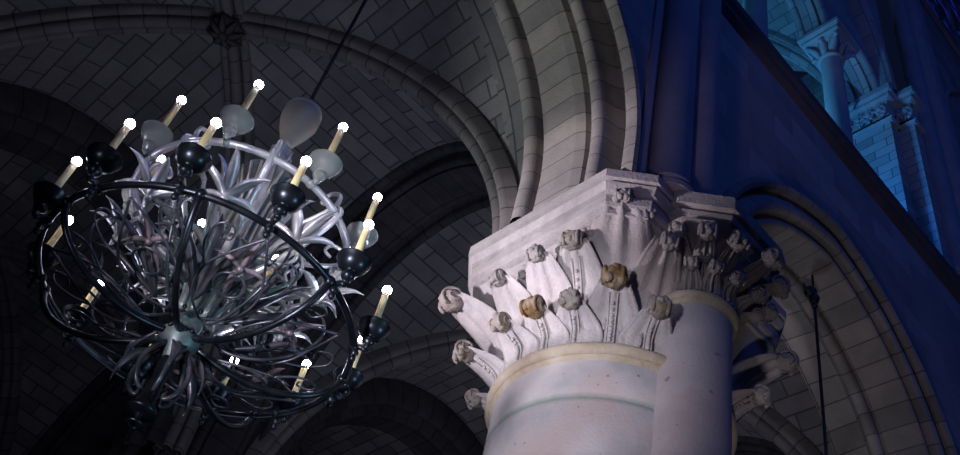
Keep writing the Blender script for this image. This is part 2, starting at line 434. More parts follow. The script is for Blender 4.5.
mb = MB(); xz_sweep(mb, arch_curve(*AR[:3], AR[3], ZS), profR); struct(mb.build('trim_2', 'arch', auto=40))
# string course under the gallery and gallery floor
mb = MB(); prof = [(2.90, 10.58), (2.83, 10.64), (2.83, 10.70), (2.79, 10.74), (2.79, 10.86), (2.95, 10.90), (3.0, 10.58)]
sweep(mb, [Vector((x, 0, 0)) for x in (-3.2, 3, 9, 15)], [Vector((0, 1, 0))] * 4, [Uz] * 4, prof); struct(mb.build('trim_3', 'cornice', smooth=False))
# wall shafts rising to the nave vault
def wall_shaft(name, x, y, r, z0, z1, mat='wallshaft'):
    mb = MB(); lathe(mb, [(0, z0 + .002), (r * 1.35, z0 + .002), (r * 1.35, z0 + .05), (r * 1.12, z0 + .09), (r * 1.2, z0 + .13), (r, z0 + .17), (r, z1)], 28, (x, y, 0))
    return struct(mb.build(name, mat, auto=40))
wall_shaft('trim_4', 3.395, 2.84, .155, ZS, 21)
wall_shaft('trim_5', 3.68, 2.775, .118, ZS, 21)
for i, (x, r) in enumerate(((8.75, .13), (9.12, .19), (9.50, .13))): wall_shaft('trim_%d' % (6 + i), x, 2.83, r, 10.9, 26)
# pilaster strip backing the wall shafts
mb = MB(); boxm(mb, (3.12, 2.875, ZS), (3.20, 2.93, 10.6)); boxm(mb, (3.535, 2.83, ZS), (3.575, 2.93, 10.6)); boxm(mb, (3.81, 2.86, ZS), (3.97, 2.93, 10.6)); struct(mb.build('trim_9', 'wallshaft', smooth=False))

# ---- aisle vaults
def vault(name, X0, X1, Y0, Y1, H, z0=ZS, mat='web', n=28):
    cx, cy = (X0 + X1) / 2, (Y0 + Y1) / 2; hx, hy = (X1 - X0) / 2, (Y1 - Y0) / 2
    mb = MB(); N2 = 2 * n; idx = {}
    def par(i):                                  # denser towards the springing
        s = (i - n) / n; return math.copysign(math.sin(abs(s) * PI / 2), s)
    def pt(i, j):
        u, v = par(i), par(j); q = min(abs(u), abs(v))
        return (cx + u * hx, cy + v * hy, z0 + H * math.sqrt(max(0, 1 - q * q)))
    def arc(u, h):                                # arc length along the ellipse
        s = 0; st = 24; a1 = math.asin(max(-1, min(1, u)))
        for k in range(st):
            a = a1 * (k + .5) / st; s += math.hypot(h * math.cos(a), H * math.sin(a)) * a1 / st
        return s
    AU = [arc(par(i), hx) for i in range(N2 + 1)]; AV = [arc(par(i), hy) for i in range(N2 + 1)]
    V = {}
    for i in range(N2 + 1):
        for j in range(N2 + 1):
            V[i, j] = len(mb.v); mb.v.append(pt(i, j))
    def face(ks, mode):
        uv = []
        for (i, j) in ks:
            p = mb.v[V[i, j]]
            uv.append((p[1] + 50, AU[i] + 20.07) if mode == 'y' else (p[0] + 50, AV[j] + 20.07))
        mb.uv[len(mb.f)] = tuple(uv); mb.f.append(tuple(V[k] for k in ks))
    for i in range(N2):
        for j in range(N2):
            a, b, c, d = (i, j), (i + 1, j), (i + 1, j + 1), (i, j + 1)
            ui, vj = i + .5 - n, j + .5 - n
            if i == j: face((a, d, c), 'y' if vj > ui - 1e-9 and False else ('y' if vj > 0 else 'x')); face((a, c, b), 'x' if vj > 0 else 'y')
            elif i + j == N2 - 1: face((a, d, b), 'x' if ui < 0 else 'y'); face((b, d, c), 'y' if ui < 0 else 'x')
            else: face((a, d, c, b), 'y' if abs(vj) > abs(ui) else 'x')
    return struct(mb.build(name, mat))

rib_prof = [(-.15, .10), (-.15, -.01)] + roll((-.105, -.02), .042, 5) + [(-.055, .0), (-.055, -.04)] + roll((0, -.06), .055, 8) + [(.055, -.04), (.055, .0)] + roll((.105, -.02), .042, 5) + [(.15, -.01), (.15, .10)]
def diag_rib(mb, cx, cy, hx, hy, H, sx, sy, z0=ZS, prof=rib_prof, n=36):
    D = Vector((sx * hx, sy * hy, 0)); L_ = D.length; d = D / L_; side = Uz.cross(d)
    path = []; nor = []
    for i in range(n + 1):
        a = PI / 2 * i / n; path.append(Vector((cx, cy, z0)) + D * math.sin(a) + Uz * H * math.cos(a))
        nr = (d * (math.sin(a) / L_) + Uz * (math.cos(a) / H)).normalized(); nor.append(nr)
    return sweep(mb, path, [side] * (n + 1), nor, prof)
def ellipse_curve(c, h, H, z0=ZS, n=40):
    out = []
    for i in range(n + 1):
        a = PI * i / n; nr = Vector((math.cos(a) / h, math.sin(a) / H)).normalized()
        out.append((c + h * math.cos(a), z0 + H * math.sin(a), nr.x, nr.y))
    return out
HV = 2.84
tn = 10
def trim_name():
    global tn; tn += 1; return 'trim_%d' % (tn - 1)
bays = [(-6.14, -1.69, 4.17, 8.71), (-1.24, 3.21, 4.17, 8.71), (4.11, 8.56, 4.17, 8.71), (9.46, 13.9, 4.17, 8.71),
        (-6.14, -1.69, 9.5, 14.0), (-1.24, 3.21, 9.5, 14.0), (4.11, 8.56, 9.5, 14.0)]
for bi, (X0, X1, Y0, Y1) in enumerate(bays):
    vault('ceiling' if bi == 0 else 'ceiling_%d' % bi, X0, X1, Y0, Y1, HV)
    cx, cy, hx, hy = (X0 + X1) / 2, (Y0 + Y1) / 2, (X1 - X0) / 2, (Y1 - Y0) / 2
    for sx in (-1, 1):
        for sy in (-1, 1):
            mb = MB(); diag_rib(mb, cx, cy, hx, hy, HV, sx, sy); struct(mb.build(trim_name(), 'rib', auto=45))
# wall ribs closing the vaults against the arcade wall
for cx in (-3.915, .985, 6.335, 11.68):
    mb = MB(); xz_sweep(mb, ellipse_curve(cx, 2.225, HV), [(3.92, .0), (4.20, .0), (4.20, .12), (3.92, .12)]); struct(mb.build(trim_name(), 'web', auto=40))
# transverse arches between the bays
tr_prof = [(-.47, .16), (-.47, -.02)] + roll((-.40, -.03), .055, 6) + [(-.33, .0), (-.27, .02)] + roll((-.22, -.05), .045, 6) + [(-.17, -.10), (.17, -.10)] + roll((.22, -.05), .045, 6) + [(.27, .02), (.33, .0)] + roll((.40, -.03), .055, 6) + [(.47, -.02), (.47, .16)]
for X in (-1.465, 3.66, 9.01):
    for cy in (6.44, 11.75):
        mb = MB(); yz_sweep(mb, ellipse_curve(cy, 2.27, 2.88), tr_prof, X); struct(mb.build(trim_name(), 'dark_rib', auto=45))
# outer arcade between the two aisles
oa_prof = [(8.71, .30), (8.71, .04)] + roll((8.78, .02), .06, 6) + [(8.86, .03), (8.90, -.06)] + roll((8.96, -.08), .05, 6) + [(9.02, -.13), (9.25, -.13)] + roll((9.3, -.08), .05, 6) + [(9.36, .0), (9.5, .04), (9.5, .30)]
for cx in (-3.915, .985, 6.335):
    mb = MB(); xz_sweep(mb, ellipse_curve(cx, 2.02, 2.52), oa_prof); struct(mb.build(trim_name(), 'dark_rib', auto=45))
def ell_wall(name, Y, cx, hw, h, H, zt, mat, flip):
    mb = MB(); n = 48
    xs = [cx - hw] + [cx - h * math.cos(PI * i / n) for i in range(n + 1)] + [cx + hw]
    for a, b in zip(xs[:-1], xs[1:]):
        f = lambda x: ZS + H * math.sqrt(max(0, 1 - ((x - cx) / h) ** 2))
        q = [(a, Y, f(a)), (b, Y, f(b)), (b, Y, zt), (a, Y, zt)]
        if flip: q.reverse()
        mb.add(q, [(0, 1, 2, 3)], [tuple((p[0], p[2]) for p in q)])
    return struct(mb.build(name, mat, smooth=False))
for i, cx in enumerate((-3.915, .985, 6.335)):
    ell_wall('wall_arcade_%d' % (i + 1), 8.72, cx, 2.68, 2.2, 2.68, 9.9, 'web', False)
# outer wall of the second aisle and its windows
mb = MB(); q = [(-7, 14.0, 0), (14, 14.0, 0), (14, 14.0, 10.5), (-7, 14.0, 10.5)]; mb.add(q, [(0, 1, 2, 3)], [tuple((p[0], p[2]) for p in q)]); struct(mb.build('wall_far', 'web', smooth=False))
for i, cx in enumerate((-3.915, .985, 6.335)):
    mb = MB(); cv = arch_curve(cx, 6.8, .8, 1.5, 3.0, 24)
    vs = [(x, 13.96, z) for x, z, _, _ in cv]; mb.add(vs, [tuple(range(len(vs)))]); g = struct(mb.build('window_%d' % (i + 1), 'darkglass', smooth=False))
    mb = MB(); xz_sweep(mb, cv, [(13.85, .16), (13.85, .02), (13.9, -.05), (13.97, -.05), (13.97, .16)]); struct(mb.build('window_frame', 'rib', g, auto=40))

# piers of the outer arcade (their tops carry the ribs)
for X in (-1.465, 3.66):
    mb = MB(); lathe(mb, [(.7, 0), (.7, .2), (.56, .3), (.50, .5), (.50, 6.0), (.55, 6.04), (.50, 6.1), (.52, 6.4), (.60, 6.8), (.60, 6.9), (0, 6.9)], 40, (X, 9.1, 0))
    struct(mb.build(trim_name(), 'dark_rib', auto=40))

# ---- bosses on the aisle vault crowns
def make_boss():
    mb = MB(); ball(mb, (0, 0, -.05), .17, 28, (1, 1, .55), lambda d: 1 + .12 * math.cos(8 * math.atan2(d.y, d.x)) * (1 - abs(d.z)))
    for k in range(8):
        a = 2 * PI * k / 8; p = [(math.cos(a) * r, math.sin(a) * r, z) for r, z in ((.04, -.15), (.10, -.17), (.17, -.12), (.21, -.04))]
        blade(mb, bez(p, 8), lance(.045), (-math.sin(a), math.cos(a), 0), .012, .2)
    ball(mb, (0, 0, -.15), .045, 12)
    return mb
b0 = make_boss().build('vault_boss', 'rib', None, loc=(.985, 6.44, 9.74)); tag(b0, 'carved foliate boss where the dark vault ribs cross above the chandelier', 'boss')

# ---- gallery (tribune) above the arcade
AG = (6.20, 14.4, 1.5, 2.0)
arched_wall('wall_gallery', 2.95, 8.72, 22.0, 10.86, 26, [], 'wall')
# front wall over the gallery arch
mb = MB()
cv = [(AG[0] + AG[3] * math.cos(PI - PI * i / 60)) for i in range(61)]
for a, b in zip(cv[:-1], cv[1:]):
    q = [(a, 2.95, arch_top(a, AG) or 14.4), (b, 2.95, arch_top(b, AG) or 14.4), (b, 2.95, 26), (a, 2.95, 26)]
    mb.add(q, [(0, 1, 2, 3)], [tuple((p[0], p[2]) for p in q)])
q = [(-3.2, 2.95, 10.86), (4.2, 2.95, 10.86), (4.2, 2.95, 26), (-3.2, 2.95, 26)]; mb.add(q, [(0, 1, 2, 3)], [tuple((p[0], p[2]) for p in q)])
struct(mb.build('wall_clerestory', 'wall', smooth=False))
g_prof = [(2.95, .10), (2.93, .05), (2.95, .0), (2.99, -.01), (3.02, -.03), (3.18, -.03), (3.18, .10)]
mb = MB(); xz_sweep(mb, arch_curve(*AG[:3], AG[3], 14.4), g_prof); struct(mb.build(trim_name(), 'gallery', auto=40))
# tympanum and three sub-arches on colonnettes
subs = [(4.62, 14.4, .35, .36), (6.15, 14.4, .35, .68), (7.72, 14.4, .25, .46)]
arched_wall('wall_tympanum', 3.16, 4.2, 8.2, 14.4, 18.5, [(a, b, c, d + .10) for a, b, c, d in subs], 'wall')
s_prof = [(3.16, .18), (3.16, .10), (3.12, .08), (3.12, .03)] + roll((3.18, .02), .055, 6) + [(3.25, .02), (3.26, -.03), (3.46, -.03), (3.47, .02)] + roll((3.52, .02), .05, 6) + [(3.6, .05), (3.6, .18)]
for a, b, c, d in subs:
    mb = MB(); xz_sweep(mb, arch_curve(a, b, c, d, 14.4, 20), s_prof); struct(mb.build(trim_name(), 'gallery', auto=40))
# gallery room: floor, vault, back wall, jambs
mb = MB(); q = [(-3, 2.95, 10.87), (15, 2.95, 10.87), (15, 9, 10.87), (-3, 9, 10.87)]; mb.add(q, [(0, 1, 2, 3)], [((0, 0), (18, 0), (18, 6), (0, 6))]); struct(mb.build('floor_gallery', 'cornice', smooth=False))
vault('ceiling_gallery', 3.9, 8.08, 3.62, 8.4, 2.4, 14.3, 'gallery')
for sx in (-1, 1):
    for sy in (-1, 1):
        mb = MB(); diag_rib(mb, 5.99, 6.01, 2.09, 2.39, 2.4, sx, sy, 14.3); struct(mb.build(trim_name(), 'gallery', auto=45))
mb = MB(); q = [(3, 8.4, 10.86), (9, 8.4, 10.86), (9, 8.4, 17.5), (3, 8.4, 17.5)]; mb.add(q, [(0, 1, 2, 3)], [tuple((p[0], p[2]) for p in q)]); struct(mb.build('wall_gallery_back', 'gallery', smooth=False))
mb = MB(); boxm(mb, (8.80, 4.05, 10.88), (8.95, 8.4, 17)); struct(mb.build('wall_gallery_right', 'gallery', smooth=False))
mb = MB(); boxm(mb, (3.4, 3.0, 10.88), (3.9, 8.4, 17)); struct(mb.build('wall_gallery_left', 'gallery', smooth=False))

# gallery pier with carved frieze
def abacus_box(mb, x0, x1, y0, y1, prof):
    """stacked rectangle rings: prof = (z, outset)"""
    vs = []; fs = []
    for z, o in prof: vs += [(x0 - o, y0 - o, z), (x1 + o, y0 - o, z), (x1 + o, y1 + o, z), (x0 - o, y1 + o, z)]
    for i in range(len(prof) - 1):
        for k in range(4): k2 = (k + 1) % 4; fs.append((i * 4 + k, i * 4 + k2, i * 4 + 4 + k2, i * 4 + 4 + k))
    fs.append((3, 2, 1, 0)); e = len(prof) * 4 - 4; fs.append((e, e + 1, e + 2, e + 3))
    return mb.add(vs, fs)
gp = empty('gallery_pier', (8.4, 3.3, 10.87), 'stepped blue-lit gallery pier with a carved leaf frieze, top right', 'pier')
off = Vector((-8.4, -3.3, -10.87))
def shifted(mb, o): mb.v = [tuple(Vector(p) + o) for p in mb.v]; return mb
A1, A2 = (8.20, 8.64, 3.08, 3.90), (8.42, 8.71, 2.86, 3.08)
mb = MB()
for x0, x1, y0, y1 in (A1, A2): boxm(mb, (x0, y0, 10.88), (x1, y1, 13.9))
shifted(mb, off).build('shaft', 'gallery', gp, smooth=False)
mb = MB()
for a in (A1, A2): abacus_box(mb, *a, [(14.24, .02), (14.27, .07), (14.34, .06), (14.36, .11), (14.46, .11)])
shifted(mb, off).build('abacus', 'smooth', gp, smooth=False)
mb = MB()
for a in (A1, A2): abacus_box(mb, *a, [(13.74, .03), (13.78, .055), (13.82, .0), (14.24, .0)])
shifted(mb, off).build('frieze', 'smooth', gp, smooth=False)
for (xf, ya, yb, n) in ((8.20, 3.10, 3.90, 5), (8.42, 2.86, 3.08, 2)):
    for k in range(n):
        y = ya + (yb - ya) * (k + .5) / n; mb = MB(); sg = 1 if k % 2 else -1
        P = []
        for i in range(26):
            t = i / 25; a = rad(-90 + sg * 520 * t); q = .085 - .065 * t; P.append((xf - .035, y + q * math.cos(a), 14.02 + q * 1.5 * math.sin(a)))
        tube(mb, P, [.024 - .008 * i / 25 for i in range(26)], 7)
        for q in range(5):
            a = rad(72 * q + 20 * k); blade(mb, bez([(xf - .02, y, 14.02), (xf - .07, y + .05 * math.cos(a), 14.02 + .08 * math.sin(a)), (xf - .05, y + .10 * math.cos(a), 14.02 + .19 * math.sin(a))], 6), lance(.026), (0, -math.sin(a), math.cos(a)), .014, .3)
        ball(mb, (xf - .055, y, 14.02), .036, 10)
        shifted(mb, off).build('frieze_leaf', 'smooth', gp)

# gallery colonnettes
def colonnette(x, y, label):
    t = empty('colonnette', (x, y, 10.87), label, 'column', 'slender gallery columns')
    H = 14.4 - 10.87
    mb = MB(); lathe(mb, [(.26, 0), (.26, .12), (.22, .15), (.235, .19), (.19, .24)], 28); mb.build('base', 'smooth', t, auto=40)
    mb = MB(); lathe(mb, [(.138, .24), (.138, H - .50)], 28); mb.build('shaft', 'smooth', t)
    mb = MB(); lathe(mb, [(.138, H - .53), (.17, H - .51), (.175, H - .485), (.14, H - .46)], 28); mb.build('necking', 'smooth', t)
    n = 48; vs = []; fs = []; lv = 12
    for i in range(lv + 1):
        s = i / lv; sm = s ** 1.8
        for k in range(n):
            a = 2 * PI * k / n; rsq = .25 / max(abs(math.cos(a)), abs(math.sin(a))); r = .138 * (1 - sm) + rsq * sm * .98
            vs.append((r * math.cos(a), r * math.sin(a), H - .46 + s * .28))
    for i in range(lv):
        for k in range(n): k2 = (k + 1) % n; fs.append((i * n + k, i * n + k2, i * n + n + k2, i * n + n + k))
    mb = MB(); mb.add(vs, fs); mb.build('bell', 'smooth', t)
    for k in range(8):
        a = 2 * PI * k / 8 + PI / 8 * 0; c, s_ = math.cos(a), math.sin(a); R1 = .30 if k % 2 else .235
        mb = MB(); P = [(r * c, r * s_, z) for r, z in ((.145, H - .45), (.17, H - .34), (R1 * .82, H - .27), (R1 + .02, H - .21), (R1, H - .26))]
        blade(mb, bez(P, 12), lance(.075), (-s_, c, 0), .02, .25); ball(mb, (R1 * c, R1 * s_, H - .24), .035, 10)
        mb.build('leaf', 'smooth', t)
    mb = MB(); abacus_box(mb, -.25, .25, -.25, .25, [(H - .19, -.01), (H - .17, .02), (H - .11, .02), (H - .10, .04), (H - .08, .03), (H - .07, .055), (H, .055)]); mb.build('abacus', 'smooth', t, smooth=False)
    return t
colonnette(7.05, 3.27, 'slender gallery column whose carved leaf capital shows, top right')
colonnette(5.24, 3.27, 'smooth blue gallery column cut by the top edge, its capital out of sight')

# stained glass high in the nave wall
mb = MB(); mb.add([(10.2, 2.93, 20.15), (13.8, 2.93, 20.15), (13.8, 2.93, 25), (10.2, 2.93, 25)], [(0, 1, 2, 3)]); wn = struct(mb.build('window_4', 'stained', smooth=False))
mb = MB(); boxm(mb, (10.1, 2.86, 20.05), (13.9, 2.94, 20.15)); boxm(mb, (10.1, 2.86, 20.15), (10.2, 2.94, 25)); boxm(mb, (11.95, 2.88, 20.15), (12.05, 2.94, 25)); struct(mb.build('window_frame', 'wall', wn, smooth=False))
# next gallery arch seen at the right edge
mb = MB(); xz_sweep(mb, arch_curve(11.9, 15.4, 1.2, 1.9, 10.9), [(2.95, .06), (2.90, .05), (2.86, .0), (2.90, -.05), (2.95, -.06)]); struct(mb.build(trim_name(), 'gallery', auto=40))

# ================================================================== MAIN COLUMN
CX, CY = 3.91, 3.59
OX, OY, OK_ = .99, .87, 1.62
def oct_r(a, ins=0.0, ox=OX, oy=OY, ok=OK_):
    c, s = abs(math.cos(a)), abs(math.sin(a))
    return min((ox - ins) / max(c, 1e-6), (oy - ins) / max(s, 1e-6), (ok - 1.414 * ins) / (c + s))
def oct_pts(ins, ox=OX, oy=OY, ok=OK_):
    ox -= ins; oy -= ins; ok -= 1.414 * ins; ax = ok - oy; by = ok - ox
    return [(ox, -by), (ox, by), (ax, oy), (-ax, oy), (-ox, by), (-ox, -by), (-ax, -oy), (ax, -oy)]
def oct_stack(mb, prof, ox, oy, ok, sub=1):
    vs = []; fs = []
    for z, ins in prof: vs += [(x, y, z) for x, y in oct_pts(ins, ox, oy, ok)]
    for i in range(len(prof) - 1):
        for k in range(8): k2 = (k + 1) % 8; fs.append((i * 8 + k, i * 8 + k2, i * 8 + 8 + k2, i * 8 + 8 + k))
    fs.append(tuple(reversed(range(8)))); e = len(prof) * 8 - 8; fs.append(tuple(range(e, e + 8)))
    return mb.add(vs, fs)

column = empty('column', (CX, CY, 0), 'massive pale round stone column with a wide crocketed leaf capital', 'column')
mb = MB(); lathe(mb, [(.98, 0), (.98, .35), (.92, .42), (.86, .45), (.88, .52), (.80, .58), (.75, .66), (.75, 5.402), (.745, 5.41), (.745, 5.425), (.75, 5.433), (.75, 5.75)], 96); mb.build('shaft', 'column', column, auto=50)
Z0 = 5.77
mb = MB(); lathe(mb, [(.75, Z0 - .075), (.765, Z0 - .06), (.77, Z0 - .045)] + [(.765 + .042 * math.cos(rad(a)), Z0 + .042 * math.sin(rad(a))) for a in range(-90, 91, 15)] + [(.76, Z0 + .05), (.745, Z0 + .06)], 96); mb.build('astragal', 'astragal', column, auto=60)
ZB, ZT = Z0 + .05, 6.68
def bell_r(a, z):
    s = max(0, min(1, (z - ZB) / (ZT - ZB))); sm = s ** 2.0
    return .735 * (1 - sm) + oct_r(a, .10) * sm
n = 144; lv = 24; vs = []; fs = []
for i in range(lv + 1):
    z = ZB + (ZT - ZB) * i / lv
    for k in range(n): a = 2 * PI * k / n; r = bell_r(a, z); vs.append((r * math.cos(a), r * math.sin(a), z))
for i in range(lv):
    for k in range(n): k2 = (k + 1) % n; fs.append((i * n + k, i * n + k2, i * n + n + k2, i * n + n + k))
mb = MB(); mb.add(vs, fs); mb.build('bell', 'carved', column)
mb = MB(); oct_stack(mb, [(6.65, .10), (6.652, .085), (6.70, .085), (6.705, .065), (6.73, .055), (6.795, .055), (6.80, .085), (6.825, .085), (6.83, .04), (6.87, .018), (6.885, .012), (6.89, .05), (6.918, .05), (6.92, .0), (6.995, .0), (7.0, .006)], OX, OY, OK_)
ab = mb.build('abacus', 'carved', column, smooth=False)

def crocket(mb, c, out, R, seed):
    """tight curled bud: a lumpy knob of folded leaf lobes with a spiral on each cheek"""
    rnd = random.Random(seed); out = Vector(out).normalized(); side = Uz.cross(out).normalized(); upv = out.cross(side)
    c = Vector(c)
    def lump(d):
        q = noise.noise(Vector((d.x * 2.1 + seed * 3.1, d.y * 2.1, d.z * 2.1 + seed)))
        fold = abs(math.sin(4.5 * math.atan2(d.dot(side), d.dot(upv) + .25) + seed))
        return .90 + .20 * q + .12 * fold * max(0, d.dot(out)) + .09 * noise.noise(d * 5.0 + Vector((seed, 0, 0)))
    ball(mb, c, R * .92, 26, (1, 1, .94), lump)
    for s in (-1, 1):
        pts = []; rr = []
        for i in range(22):
            t = i / 21; a = rad(-70 + 470 * t); q = R * (.86 - .68 * t)
            pts.append(c + side * (s * R * (.56 + .26 * t)) + out * (q * math.cos(a)) + upv * (q * math.sin(a))); rr.append(R * (.15 - .04 * t))
        tube(mb, pts, rr, 6)
    for k in range(6):
        aa = rad(-62 + 25 * k + rnd.uniform(-8, 8)); d = (out * math.cos(aa) + side * math.sin(aa))
        ball(mb, c + d * R * rnd.uniform(.55, .72) + upv * R * rnd.uniform(-.55, .45), R * rnd.uniform(.26, .38), 10, (1, 1, 1.1), lambda v: 1 + .2 * noise.noise(v * 2 + Vector((seed, k, 0))))

def cap_leaf(parent, ang, z0, z1, w0, reach, knob, seed, rfun, cen=(0, 0), leafmat='carved', budmat='bud', bead=True, lift=.018, spread=1.0):
    """a tall tongue leaf lying on the bell, leaning out into a curled bud"""
    nv, nu = 16, 8; vs = []; fs = []
    def base(a, t):
        z = z0 + (z1 - z0) * t; r0 = rfun(a, z) + lift
        k = max(0, (t - .35) / .65); r = r0 + (reach - rfun(ang, z1) - lift) * k ** 2.2
        return r, z
    def pos(u, t, d):
        wd = w0 * (1 + .12 * math.sin(PI * t) - .62 * t ** 2.2) * spread
        a = ang + u * wd / .8
        r, z = base(a, t)
        cup = .030 * abs(u) ** 2.2 * (1 - .3 * t)          # raised rims
        mid = .020 * max(0, 1 - abs(u) / .18)              # midrib
        flute = .011 * math.cos(u * PI * 3.4)
        return ((r + cup + mid + flute + d) * math.cos(a), (r + cup + mid + flute + d) * math.sin(a), z + .02 * (1 - abs(u)) * (t > .9))
    for d in (0, -.05):
        for j in range(nv + 1):
            for i in range(2 * nu + 1): vs.append(pos((i - nu) / nu, j / nv, d))
    W = 2 * nu + 1; S = W * (nv + 1)
    for j in range(nv):
        for i in range(2 * nu):
            a = j * W + i; fs.append((a, a + 1, a + W + 1, a + W)); fs.append((S + a, S + a + W, S + a + W + 1, S + a + 1))
        a = j * W; fs.append((a, a + W, S + a + W, S + a)); a = j * W + W - 1; fs.append((a, S + a, S + a + W, a + W))
    for i in range(2 * nu): a = nv * W + i; fs.append((a, a + 1, S + a + 1, S + a))
    mb = MB(); mb.add(vs, fs); lf = mb.build('leaf', leafmat, parent)
    r, z = base(ang, 1.0); c, s = math.cos(ang), math.sin(ang)
    if knob:
        mb = MB(); crocket(mb, ((r + knob * .25) * c, (r + knob * .25) * s, z + knob * .10), (c, s, 0), knob, seed); mb.build('crocket', budmat, lf)
    if bead:
        mb = MB()
        for k in range(9):
            t = .06 + .085 * k; rr, zz = base(ang, t); q = .0135
            for e in (0,): ball(mb, ((rr + .026) * c, (rr + .026) * s, zz), q, 8, (1, 1, 1.15))
        mb.build('beading', leafmat, lf)
        mb = MB()
        for e in (-1, 1):
            P = []
            for k in range(14):
                t = .03 + .065 * k; a = ang + e * .030; rr, zz = base(a, t); P.append(((rr + .018) * math.cos(a), (rr + .018) * math.sin(a), zz))
            tube(mb, P, .006, 5)
        mb.build('rib', leafmat, lf)
    return lf

for k, (a, z1, w0, reach, kn, bm) in enumerate([
        (120, 6.02, .16, .93, .070, 'bud'), (144, 6.07, .17, 1.00, .082, 'bud'), (171, 6.02, .17, .93, .072, 'bud'), (187, 6.03, .17, .91, .084, 'ochre'),
        (202.5, 6.03, .17, .90, .074, 'bud'), (218.5, 6.16, .19, .95, .092, 'ochre'), (235.5, 6.00, .17, .93, .080, 'bud'),
        (300, 6.04, .17, .93, .074, 'dusty')]):
    cap_leaf(column, rad(a), ZB - .005, z1, w0, reach, kn, k + 20, bell_r, budmat=bm)
for k, (a, zt, reach, kn) in enumerate([(168, 6.41, 1.0, .066), (187.5, 6.43, 1.0, .066), (202, 6.47, 1.0, .078), (236, 6.50, 1.02, .07), (308, 6.46, 1.10, .085)]):
    cap_leaf(column, rad(a), 5.92, zt, .19, reach, kn, k + 50, bell_r, budmat='dusty' if k != 2 else 'bud', lift=.008, bead=(k == 2))
# tall corner leaves under the chamfers
cap_leaf(column, rad(218.5), 5.95, 6.78, .22, 1.08, .070, 71, bell_r, budmat='dusty', lift=.01, bead=False)
cap_leaf(column, rad(145), 5.9, 6.47, .22, 1.17, .098, 72, bell_r, budmat='bud', lift=.012, bead=False)
# small carved florets between the buds of the upper row
for a, z, sd in ((180, 6.56, 1), (194, 6.58, 2), (206, 6.60, 3), (172, 6.55, 4), (228, 6.72, 6)):
    mb = MB(); aa = rad(a); r = bell_r(aa, z) + .02
    for j in range(4):
        q = rad(90 * j + 20 * sd); o = Vector((-math.sin(aa), math.cos(aa), 0)) * math.cos(q) * .032 + Uz * math.sin(q) * .032
        ball(mb, Vector((r * math.cos(aa), r * math.sin(aa), z)) + o, .027, 10)
    mb.build('floret', 'dusty', column)

# ================================================================== ENGAGED SHAFT
SX, SY = 3.80, 2.885
shaft = empty('engaged_column', (SX, SY, 0), 'slimmer stone half-column attached to the right of the thick column', 'column')
mb = MB(); lathe(mb, [(.40, 0), (.40, .35), (.36, .42), (.32, .5), (.250, .62), (.250, 6.25)], 56); mb.build('shaft', 'shaft', shaft)
zs = 6.26
mb = MB(); lathe(mb, [(.250, zs - .05)] + [(.263 + .032 * math.cos(rad(a)), zs + .032 * math.sin(rad(a))) for a in range(-90, 91, 18)] + [(.250, zs + .04)], 56); mb.build('astragal', 'astragal', shaft)
S_O = (.54, .52, .80)
def sbell(a, z):
    s = max(0, min(1, (z - zs - .03) / .44)); sm = s ** 2; return .245 * (1 - sm) + oct_r(a, .09, *S_O) * sm
n = 96; lv = 14; vs = []; fs = []
for i in range(lv + 1):
    z = zs + .03 + .44 * i / lv
    for k in range(n): a = 2 * PI * k / n; r = sbell(a, z); vs.append((r * math.cos(a), r * math.sin(a), z))
for i in range(lv):
    for k in range(n): k2 = (k + 1) % n; fs.append((i * n + k, i * n + k2, i * n + n + k2, i * n + n + k))
mb = MB(); mb.add(vs, fs); mb.build('bell', 'dusty', shaft)
mb = MB(); S_OFF = (.07, .06)
oct_stack(mb, [(6.66, .10), (6.665, .075), (6.71, .065), (6.73, .085), (6.77, .075), (6.80, .035), (6.835, .02), (6.84, .05), (6.875, .045), (6.88, .0), (6.995, .0), (7.0, .006)], *S_O); mb.v = [(x + S_OFF[0], y + S_OFF[1], z) for x, y, z in mb.v]; mb.build('abacus', 'dusty', shaft, smooth=False)
for k, (a, kn) in enumerate([(203, .062), (226, .075), (252, .078), (280, .078), (306, .078), (332, .07)]):
    cap_leaf(shaft, rad(a), zs + .03, 6.62, .19, .45 if k < 3 else .52, kn, 80 + k, sbell, leafmat='dusty', budmat='dusty', bead=False, lift=.012)
for k, a in enumerate((214, 239, 266, 293, 319)):
    cap_leaf(shaft, rad(a), zs + .03, 6.44, .17, .34 if k < 3 else .40, .056, 95 + k, sbell, leafmat='dusty', budmat='dusty', bead=False, lift=.022)
    mb = MB(); aa = rad(a + 12); rr = sbell(aa, 6.53) + .03
    for q in range(6):
        o = Vector((-math.sin(aa), math.cos(aa), 0)) * math.cos(q * PI / 3) * .032 + Uz * math.sin(q * PI / 3) * .032
        ball(mb, Vector((rr * math.cos(aa), rr * math.sin(aa), 6.53)) + o, .026, 10)
    mb.build('floret', 'dusty', shaft)

